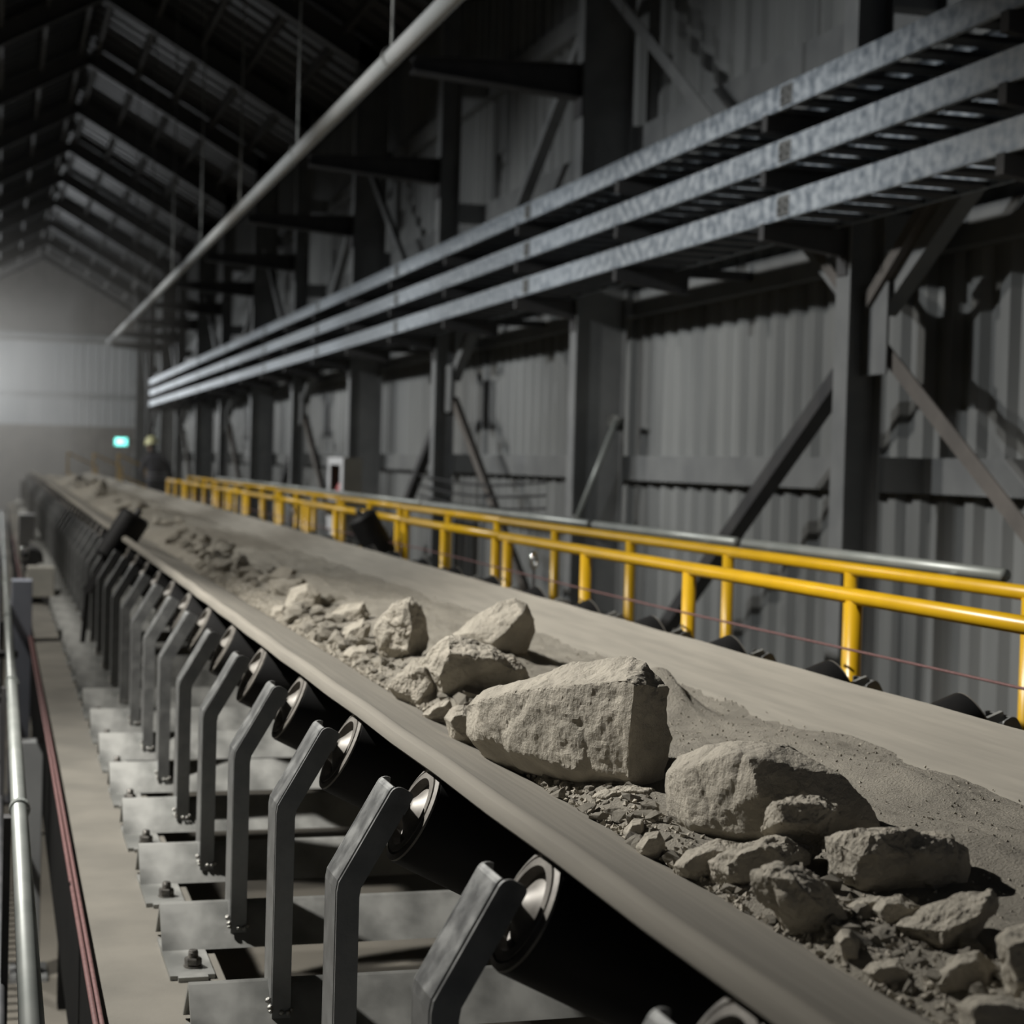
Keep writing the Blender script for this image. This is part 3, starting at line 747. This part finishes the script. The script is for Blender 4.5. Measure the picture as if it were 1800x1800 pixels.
for r, sn in zip(ROCKS, SHORT):
    o = rock(*r)
    heroes.append((o.location.copy(), sn, max(v.co.length for v in o.data.vertices)))
# smaller stones, each its own object, from a few shared shapes
protos = []
for s in range(9):
    rnd = random.Random(100+s)
    pts = []
    for i in range(13):
        v = Vector((rnd.gauss(0, 1), rnd.gauss(0, 1), rnd.gauss(0, 1))).normalized()
        pts.append(Vector((v.x*1.0*rnd.uniform(.75, 1.1), v.y*rnd.uniform(.6, .9), v.z*rnd.uniform(.5, .75))))
    bm = bmesh.new()
    for p in pts: bm.verts.new(p)
    r = bmesh.ops.convex_hull(bm, input=bm.verts)
    bad = [g for g in r['geom_interior']+r['geom_unused'] if isinstance(g, bmesh.types.BMVert)]
    if bad: bmesh.ops.delete(bm, geom=list(set(bad)), context='VERTS')
    bmesh.ops.triangulate(bm, faces=bm.faces)
    for it in range(2):
        bmesh.ops.subdivide_edges(bm, edges=[e for e in bm.edges if e.calc_length() > .45], cuts=1)
        bmesh.ops.triangulate(bm, faces=[f for f in bm.faces if len(f.verts) > 3])
    bm.normal_update(); roughen(bm, .09, s, 1.5, False)
    me = bpy.data.meshes.new('stone'); bmesh.ops.recalc_face_normals(bm, faces=bm.faces); bm.to_mesh(me); bm.free(); me.materials.append(M['rock'])
    protos.append(me)
def stone(x, y, s, label, group, seed, sink=.25):
    rnd = random.Random(seed)
    z = max(load_z(x, y), belt_z(x)+rise(y))
    o = bpy.data.objects.new('stone', protos[seed % len(protos)]); COL.objects.link(o)
    o.scale = (s, s, s*rnd.uniform(.75, 1.1)); o.rotation_euler = (rnd.uniform(-.5, .5), rnd.uniform(-.5, .5), rnd.uniform(0, 6.28))
    o.location = (x, y, z+s*(.55-sink))
    if y < 8:
        c, sn, rad = min(heroes, key=lambda h: (h[0].xy-Vector((x, y))).length-h[2]*.5)
        dx, dy = x-c.x, y-c.y
        if abs(dy) > abs(dx): side = 'behind' if dy > 0 else 'in front of'
        else: side = 'right of' if dx > 0 else 'left of'
        sz = 'tiny' if s < .014 else 'small' if s < .024 else 'fist-sized'
        label = '%s jagged dusty stone lying %s the %s' % (sz, side, sn); group = '%s stones %s the %s' % (sz, side, sn)
    elif y < 13:
        sz = 'small' if s < .045 else 'larger'
        label = '%s blurred stone in the distant rubble, in the %s half before the black guide roller' % (sz, 'nearer' if y < 10 else 'farther'); group = label[:40]+(' near' if y < 10 else ' far')
    return tag(o, label, 'stone', group)
cnt = 0; rnd = random.Random(42)
zones = [(1.55, 2.6, 85, .012, .032, 1.13, .085, 'small jagged stone in the rubble nearest the camera, at the lower right', 'stones in the nearest rubble'),
         (2.6, 4.3, 95, .009, .028, 1.10, .05, 'small dusty stone along the foot of the big rocks in focus', 'stones along the big rocks'),
         (4.3, 7.0, 88, .015, .052, 1.13, .06, 'dusty stone in the rubble left of the wedge-shaped rock', 'stones in the middle rubble'),
         (7.0, 13, 85, .03, .09, 1.20, .10, 'blurred stone in the distant rubble up to the black guide roller', 'stones in the distant rubble'),
         (13, 34, 26, .06, .14, 1.28, .14, 'very blurred stone in the rubble beyond the black guide roller', 'stones beyond the guide roller')]
for y0, y1, n, s0, s1, xm, xs, lb, gp in zones:
    for i in range(n):
        y = y0+(y1-y0)*(i+rnd.random())/n; x = xm+abs(rnd.gauss(0, xs))-.03+.04*noise.noise(Vector((1.7, y*1.3, 0)))
        s = s0+(s1-s0)*rnd.random()**2
        stone(x, y, s, lb, gp, cnt*7+3); cnt += 1
# gravel too small to count
bm = bmesh.new(); rnd = random.Random(5)
for i in range(9500):
    y = 1.5+rnd.random()**1.4*9; e = .05*noise.noise(Vector((1.7, y*1.3, 0)))
    if i % 2: x = 1.075+e*.8+abs(rnd.gauss(0, .045 if y > 2.6 else .09))
    else: x = rnd.uniform(1.12, 1.92)
    s = rnd.uniform(.0015, .0065)*(1+y*.08)
    if i % 2 == 0: s *= .5
    z = max(load_z(x, y), belt_z(x)+rise(y))
    ax = Vector((rnd.gauss(0, 1), rnd.gauss(0, 1), rnd.gauss(0, 1))).normalized()
    q = Matrix.Translation((x, y, z+s*.4)) @ Matrix.Rotation(rnd.random()*6, 4, ax) @ Matrix.Diagonal((s*1.3, s, s*.8, 1))
    vs = [bm.verts.new(q @ Vector(v)) for v in ((1, 0, -.3), (-.4, .9, -.2), (-.5, -.8, -.3), (.1, .1, .9), (.2, -.2, -1))]
    for a, b, c in ((0, 1, 3), (1, 2, 3), (2, 0, 3), (1, 0, 4), (2, 1, 4), (0, 2, 4)): bm.faces.new((vs[a], vs[b], vs[c]))
tag(obj('gravel', bm, 'rock'), 'fine gravel scattered around the stones on the belt', 'gravel', kind='stuff')

# ------------------------------------------------------------------ guide rollers
for (x, y, z, s, lb) in ((.755, 11.2, .985, 1, 'black side guide roller standing at the left belt edge'), (2.40, 11.5, 1.0, -1, 'black side guide roller at the right belt edge, in front of the yellow handrail')):
    t = thing('guide_roller', (x, y, z), lb, 'roller', 'side guide rollers')
    a = math.radians(31); ax = Vector((s*math.sin(a), 0, math.cos(a)))
    c = Vector((x, y, z))
    rb = .098 if s > 0 else .10
    obj('drum', lathe([(0, -.165), (rb*.8, -.165), (rb, -.145), (rb, .145), (rb*.8, .165), (0, .165)], c-ax*0, ax, 28), 'black_rubber', t, 'auto', off=(x, y, z))
    bm = bmesh.new(); add_lathe(bm, [(0, .165), (.02, .165), (.02, .20), (0, .20)], c, ax, 14); obj('axle', bm, 'dark_paint', t, off=(x, y, z)); bm = bmesh.new(); add_bar(bm, c-ax*.165, c-ax*.40+Vector((0, .05, 0)), .05, .05)
    add_bar(bm, c-ax*.39+Vector((0, .05, 0)), Vector((c.x-s*.23, y+.05, DZ)), .03, .03)
    obj('bracket', bm, 'dark_paint', t, off=(x, y, z))
    obj('cap_nut', lathe([(0, .2), (.012, .2), (.012, .215), (0, .215)], c, ax, 6), 'chrome', t, off=(x, y, z))

# ------------------------------------------------------------------ pull cords
bm = bmesh.new()
tube([(.222, 1.2+t_, .292+.004*math.sin(t_*1.3)) for t_ in range(0, 26)], .0065, 8, bm)
tube([(.236, 1.2+t_, .288+.004*math.sin(t_*1.1+1)) for t_ in range(0, 26)], .0058, 8, bm)
tag(obj('pull_cord', bm, 'red_rope', None, True), 'faded red double pull cord along the left side of the conveyor', 'cord')
bm = bmesh.new()
tube([(2.50, 1.5+t_*1.0, .965+.006*math.sin(t_*.9)) for t_ in range(0, 24)], .004, 8, bm)
tag(obj('pull_cord', bm, 'red_rope', None, True), 'thin dark red pull cord in front of the yellow handrail', 'cord')
def eye(name, loc, r, parent):
    bm = bmesh.new(); n = 20; pts = [(loc[0]+r*math.cos(a)*.5, loc[1]+r*math.cos(a)*.5, loc[2]+r*math.sin(a)) for a in [2*PI*i/n for i in range(n+1)]]
    tube(pts, r*.17, 8, bm); return obj(name, bm, 'chrome', parent, True, off=parent.location)
for i, (x, y, z, lb) in enumerate(((.20, 13.2, .77, 'eye bolt stand that carries the red pull cord on the left'), (2.50, 8.15, 1.04, 'bright ring on a thin stand before the yellow handrail, mid photo'),
                                    (2.50, 15.4, 1.04, 'small bright ring on a stand before the distant yellow handrail'))):
    t = thing('cord_support', (x, y, z), lb, 'cord support')
    eye('ring', (x, y, z), .04 if i else .05, t)
    x2 = x+.06 if i == 0 else x+.04
    bm = bmesh.new(); tube([(x, y, z-.045), (x, y, DZ if i else z-.3)], .008, 8, bm)
    if i == 0: tube([(x, y, z-.3), (.25, y, DZ+.0)], .012, 8, bm)
    else: add_box(bm, (x-.02, y-.02, DZ), (x+.06, y+.02, DZ+.02))
    obj('stand', bm, 'dark_paint', t, off=(x, y, z))

# ------------------------------------------------------------------ left side
t = thing('side_handrail', (.075, 0, .5), 'galvanised tubular handrail running along the left edge of the photo', 'handrail')
obj('top_rail', tube([(.075, .8, .5), (.085, 30, .5)], .0225, 18), 'rail_galv', t, True, off=(.075, 0, .5))
obj('knee_rail', tube([(.03, .8, 0), (.04, 30, 0)], .018, 12), 'grate', t, True, off=(.075, 0, .5))
for y in (5.1, 7.9, 11, 14, 17, 20):
    bm = bmesh.new(); add_box(bm, (.035, y-.03, ZG), (.055, y+.03, .48)); obj('post', bm, 'dark_paint', t, off=(.075, 0, .5))
    obj('clamp', lathe([(.0228, -.02), (.029, -.02), (.029, .02), (.0228, .02), (.0228, -.02)], (.078, y, .5), (0, 1, 0), 18), 'rail_galv', t, off=(.075, 0, .5))
wk = thing('walkway', (-.5, 0, -.6), 'steel grating walkway at the lower left edge of the photo', 'walkway')
bm = bmesh.new(); y = 2
while y < 40: add_box(bm, (-1.2, y, -.63), (.06, y+.012, -.6)); y += .1
for x in [-1.2+.07*i for i in range(19)]: add_box(bm, (x, 2, -.628), (x+.005, 40, -.598))
obj('grating', bm, 'grate', wk, off=(-.5, 0, -.6))
bm = bmesh.new()
for y in range(3, 40, 4):
    for x in (-1.15, .0): add_box(bm, (x, y, ZG), (x+.05, y+.05, -.63))
obj('support_legs', bm, 'dark_paint', wk, off=(-.5, 0, -.6))
t = thing('steel_pedestal', (.19, 12, ZG), 'blue-grey steel pedestal behind the red cord at the left edge', 'pedestal')
obj('column', box((.105, 11.9, ZG), (.235, 12.1, .66), .004), 'blue_grey', t, off=(.19, 12, ZG))
obj('base_plate', box((.08, 11.85, ZG), (.26, 12.15, ZG+.02)), 'dark_paint', t, off=(.19, 12, ZG))
t = thing('steel_pedestal', (.17, 8, ZG), 'dark flat post standing between the left handrail and the red cord', 'post')
obj('column', box((.125, 7.9, ZG+.02), (.215, 8.02, .24), .004), 'frame_paint', t, off=(.17, 8, ZG))
obj('base_plate', box((.09, 7.85, ZG), (.25, 8.1, ZG+.02)), 'frame_paint', t, off=(.17, 8, ZG))
for i, y in enumerate((9.4, 8.9)):
    t = thing('pipe_clip', (-.05, y, .3+.0*i), 'black bracket across the left handrail, %s' % ('upper' if i == 0 else 'lower'), 'bracket')
    bm = bmesh.new(); zz = .46-.16*i
    add_box(bm, (-.12, y-.03, zz-.02), (.12, y+.03, zz+.012), .004)
    obj('bar', bm, 'dark_paint', t, off=(-.05, y, .3)); 
t = thing('junction_box', (.34, 15, DZ), 'pale dusty junction box on the deck at the far left', 'box')
obj('housing', box((.25, 14.9, DZ+.05), (.47, 15.15, DZ+.30), .012), 'box_grey', t, off=(.34, 15, DZ))
bm = bmesh.new(); add_box(bm, (.28, 14.95, DZ), (.44, 15.1, DZ+.05)); tube([(.36, 14.98, DZ+.06), (.40, 14.8, DZ+.03), (.44, 14.6, DZ+.012), (.42, 14.3, DZ+.012)], .014, 8, bm)
obj('cable_gland', bm, 'cable', t, off=(.34, 15, DZ))
t = thing('motor', (.36, 19, DZ), 'dark blurred gearmotor on the deck near the left edge', 'motor')
obj('housing', lathe([(0, -.2), (.1, -.2), (.12, -.16), (.12, .12), (.09, .16), (.04, .18), (.04, .24), (0, .24)], (.36, 19, DZ+.14), (0, 1, 0), 24), 'dark_paint', t, 'auto', off=(.36, 19, DZ))
obj('foot', box((.27, 18.85, DZ), (.45, 19.1, DZ+.03)), 'dark_paint', t, off=(.36, 19, DZ))
tag(obj('junction_box', box((.28, 24, DZ), (.5, 24.3, DZ+.42), .02), 'white'), 'whitish blurred box on the deck at the far left end', 'box')

# ------------------------------------------------------------------ fire point cabinet, sign, cables
t = thing('fire_cabinet', (3.7, 19.3, 0), 'white fire cabinet behind the handrails with a dark window', 'cabinet')
off = (3.7, 19.3, 0)
bm = bmesh.new()
add_box(bm, (3.78, 18.83, .72), (3.8, 19.75, 1.53)); add_box(bm, (3.6, 18.83, .72), (3.78, 18.85, 1.53)); add_box(bm, (3.6, 19.73, .72), (3.78, 19.75, 1.53)); add_box(bm, (3.6, 18.85, 1.51), (3.78, 19.73, 1.53)); add_box(bm, (3.6, 18.85, .72), (3.78, 19.73, .74))
obj('housing', bm, 'box_grey', t, off=off)
bm = bmesh.new()
add_box(bm, (3.59, 18.83, .72), (3.6, 19.75, 1.13)); add_box(bm, (3.59, 18.83, 1.45), (3.6, 19.75, 1.53)); add_box(bm, (3.59, 18.83, 1.13), (3.6, 19.0, 1.45)); add_box(bm, (3.59, 19.6, 1.13), (3.6, 19.75, 1.45))
obj('door', bm, 'white', t, off=off)
obj('lower_panel', box((3.6, 19.0, 0.02), (3.7, 19.6, .72)), 'white', t, off=off)
obj('back_lining', box((3.76, 18.86, 1.1), (3.779, 19.72, 1.5)), 'glass_dark', t, off=off)
obj('base_plate', box((3.55, 18.95, ZG), (3.75, 19.65, .02)), 'dark_paint', t, off=off)
t = thing('fire_extinguisher', (3.68, 19.3, .74), 'red fire extinguisher inside the white cabinet', 'fire extinguisher')
obj('bottle', lathe([(0, 0), (.07, 0), (.075, .02), (.075, .44), (.05, .50), (.02, .53), (.02, .56), (0, .56)], (3.68, 19.3, .74), (0, 0, 1), 20), 'red', t, 'auto', off=(3.68, 19.3, .74))
bm = bmesh.new(); add_box(bm, (3.66, 19.22, 1.30), (3.70, 19.36, 1.33)); add_box(bm, (3.67, 19.18, 1.35), (3.69, 19.34, 1.37))
obj('handle', bm, 'cable', t, off=(3.68, 19.3, .74))
for i in range(3):
    z = 1.36-.11*i; pts = []
    for q in range(12):
        y = 14.2+q*.42; pts.append((4.44-.0*q, y, z-.06*math.sin(PI*q/11)))
    tag(obj('loose_cable', tube(pts, .012, 8), 'cable', None, True), 'black cable sagging between two columns beside the fire cabinet, %s' % ('upper', 'middle', 'lower')[i], 'cable', 'sagging black cables')
t = thing('inclined_stay', (4.52, 13.6, 1.07), 'pale slanting stay pipe on the dark side of the second column from the right', 'pipe')
obj('pipe', tube([(4.84, 13.6, 1.88), (4.53, 13.6, 1.08)], .024, 12), 'rail_galv', t, True, off=(4.52, 13.6, 1.07))
bm = bmesh.new(); add_box(bm, (4.82, 13.6, 1.84), (4.88, 13.742, 1.93), .008); add_lathe(bm, [(0, -.05), (.02, -.05), (.02, .03), (0, .03)], (4.85, 13.58, 1.90), (0, 1, 0), 12)
obj('upper_lug', bm, 'galv', t, off=(4.52, 13.6, 1.07))
obj('lower_lug', box((4.505, 13.58, 1.03), (4.56, 13.742, 1.10), .006), 'galv', t, off=(4.52, 13.6, 1.07))
t = thing('exit_sign', (4.0, 61.0, 1.93), 'small glowing green exit sign on the far column', 'sign')
off = (4.0, 61.0, 1.93)
obj('housing', box((3.79, 61.02, 1.79), (4.21, 61.10, 2.06)), 'dark_paint', t, off=off)
obj('lit_panel', box((3.80, 61.0, 1.80), (4.20, 61.02, 2.05)), 'sign', t, off=off)
bm = bmesh.new(); add_prism(bm, [(3.85, 1.91), (3.95, 1.91), (3.95, 1.86), (4.05, 1.935), (3.95, 2.01), (3.95, 1.96), (3.85, 1.96)], 'y', 60.99, 60.9995)
obj('arrow', bm, 'sign_white', t, off=off)
obj('bracket', box((4.15, 61.1, 1.9), (4.5, 61.7, 1.95)), 'dark_paint', t, off=off)

# ------------------------------------------------------------------ worker
def skin_body(name, verts, edges, radii, m, parent, off):
    me = bpy.data.meshes.new(name); me.from_pydata([Vector(v)-Vector(off) for v in verts], edges, [])
    o = bpy.data.objects.new(name, me); COL.objects.link(o); o.parent = parent
    md = o.modifiers.new('skin', 'SKIN')
    for i, r in enumerate(radii): me.skin_vertices[0].data[i].radius = r if isinstance(r, tuple) else (r, r)
    me.skin_vertices[0].data[0].use_root = True
    md.use_smooth_shade = True
    s = o.modifiers.new('sub', 'SUBSURF'); s.levels = 2; s.render_levels = 2
    me.materials.append(M[m]); return o
PXX, PY = 2.93, 34.5
t = thing('person', (PXX, PY, 0), 'person in dark clothes and pale yellow helmet standing on the far walkway', 'person')
off = (PXX, PY, 0)
V = [(PXX, PY, .98), (PXX, PY, 1.18), (PXX-.01, PY, 1.36), (PXX-.03, PY+.02, 1.50), (PXX-.06, PY+.03, 1.57), (PXX-.08, PY+.03, 1.66), (PXX-.085, PY+.02, 1.74),
     (PXX-.2, PY, 1.43), (PXX-.27, PY+.02, 1.17), (PXX-.20, PY+.18, .98), (PXX-.15, PY+.26, .96),
     (PXX+.18, PY, 1.41), (PXX+.29, PY+.02, 1.14), (PXX+.22, PY+.2, .97), (PXX+.17, PY+.28, .96),
     (PXX-.1, PY, .88), (PXX-.12, PY-.02, .48), (PXX-.12, PY+.02, .09), (PXX-.13, PY+.15, .045),
     (PXX+.1, PY, .88), (PXX+.13, PY-.02, .48), (PXX+.14, PY+.02, .09), (PXX+.15, PY+.15, .045)]
E_ = [(0, 1), (1, 2), (2, 3), (3, 4), (4, 5), (5, 6), (2, 7), (7, 8), (8, 9), (9, 10), (2, 11), (11, 12), (12, 13), (13, 14), (0, 15), (15, 16), (16, 17), (17, 18), (0, 19), (19, 20), (20, 21), (21, 22)]
Rr = [(.17, .12), (.165, .12), (.19, .13), (.09, .08), (.055, .055), (.085, .10), (.075, .09), .075, .055, .045, .035, .075, .055, .045, .035, .10, .07, .05, .045, .10, .07, .05, .045]
skin_body('body', V, E_, Rr, 'cloth', t, off)
bm = lathe([(.115, -.02), (.16, -.005), (.125, .01), (.122, .05), (.10, .10), (.05, .135), (0, .14)], (PXX-.085, PY+.01, 1.73), (-.22, 0, 1), 24)
obj('helmet', bm, 'helmet', t, True, off=off)
bm = bmesh.new(); bmesh.ops.create_icosphere(bm, subdivisions=3, radius=1, matrix=Matrix.Translation((PXX-.09, PY+.045, 1.665)) @ Matrix.Diagonal((.072, .088, .11, 1)))
bmesh.ops.create_icosphere(bm, subdivisions=2, radius=.017, matrix=Matrix.Translation((PXX-.105, PY+.135, 1.655)))
for s in (-1, 1): bmesh.ops.create_icosphere(bm, subdivisions=2, radius=.02, matrix=Matrix.Translation((PXX-.09+s*.075, PY+.04, 1.66)))
obj('face', bm, 'skin', t, True, off=off)
for z, r in ((1.14, .205), (1.05, .20)):
    bm = bmesh.new(); n = 28; ring = []
    for zz in (z-.022, z+.022): ring.append([bm.verts.new((PXX+(r+.0)*math.cos(2*PI*i/n), PY+(r*.74)*math.sin(2*PI*i/n), zz)) for i in range(n)])
    for i in range(n): bm.faces.new((ring[0][i], ring[0][(i+1) % n], ring[1][(i+1) % n], ring[1][i]))
    bmesh.ops.solidify(bm, geom=bm.faces[:], thickness=.006)
    obj('reflective_band', bm, 'cloth_band', t, off=off)
for s in (-1, 1):
    x = PXX+s*.145-.02
    bm = bmesh.new(); add_bar(bm, (x, PY-.10, 1.50-.02*s), (x+s*.12, PY-.09, 1.38), .06, .01, up=(0, 1, 0))
    obj('shoulder_patch', bm, 'cloth_band', t, off=off)

# ------------------------------------------------------------------ dust haze in the far part of the hall
m = bpy.data.materials.new('haze'); m.use_nodes = True; nt = m.node_tree; nt.nodes.clear()
out = nt.nodes.new('ShaderNodeOutputMaterial'); vs = nt.nodes.new('ShaderNodeVolumeScatter')
vs.inputs['Color'].default_value = (.95, .92, .86, 1); vs.inputs['Density'].default_value = .013; vs.inputs['Anisotropy'].default_value = .35
nt.links.new(vs.outputs[0], out.inputs['Volume'])
hz = obj('dust_haze', box((XL+.05, 22, ZG+.01), (2.35, YE-.05, ZE-.2)), m)
tag(hz, 'thin pale dust haze filling the far end of the hall', 'haze', kind='stuff')
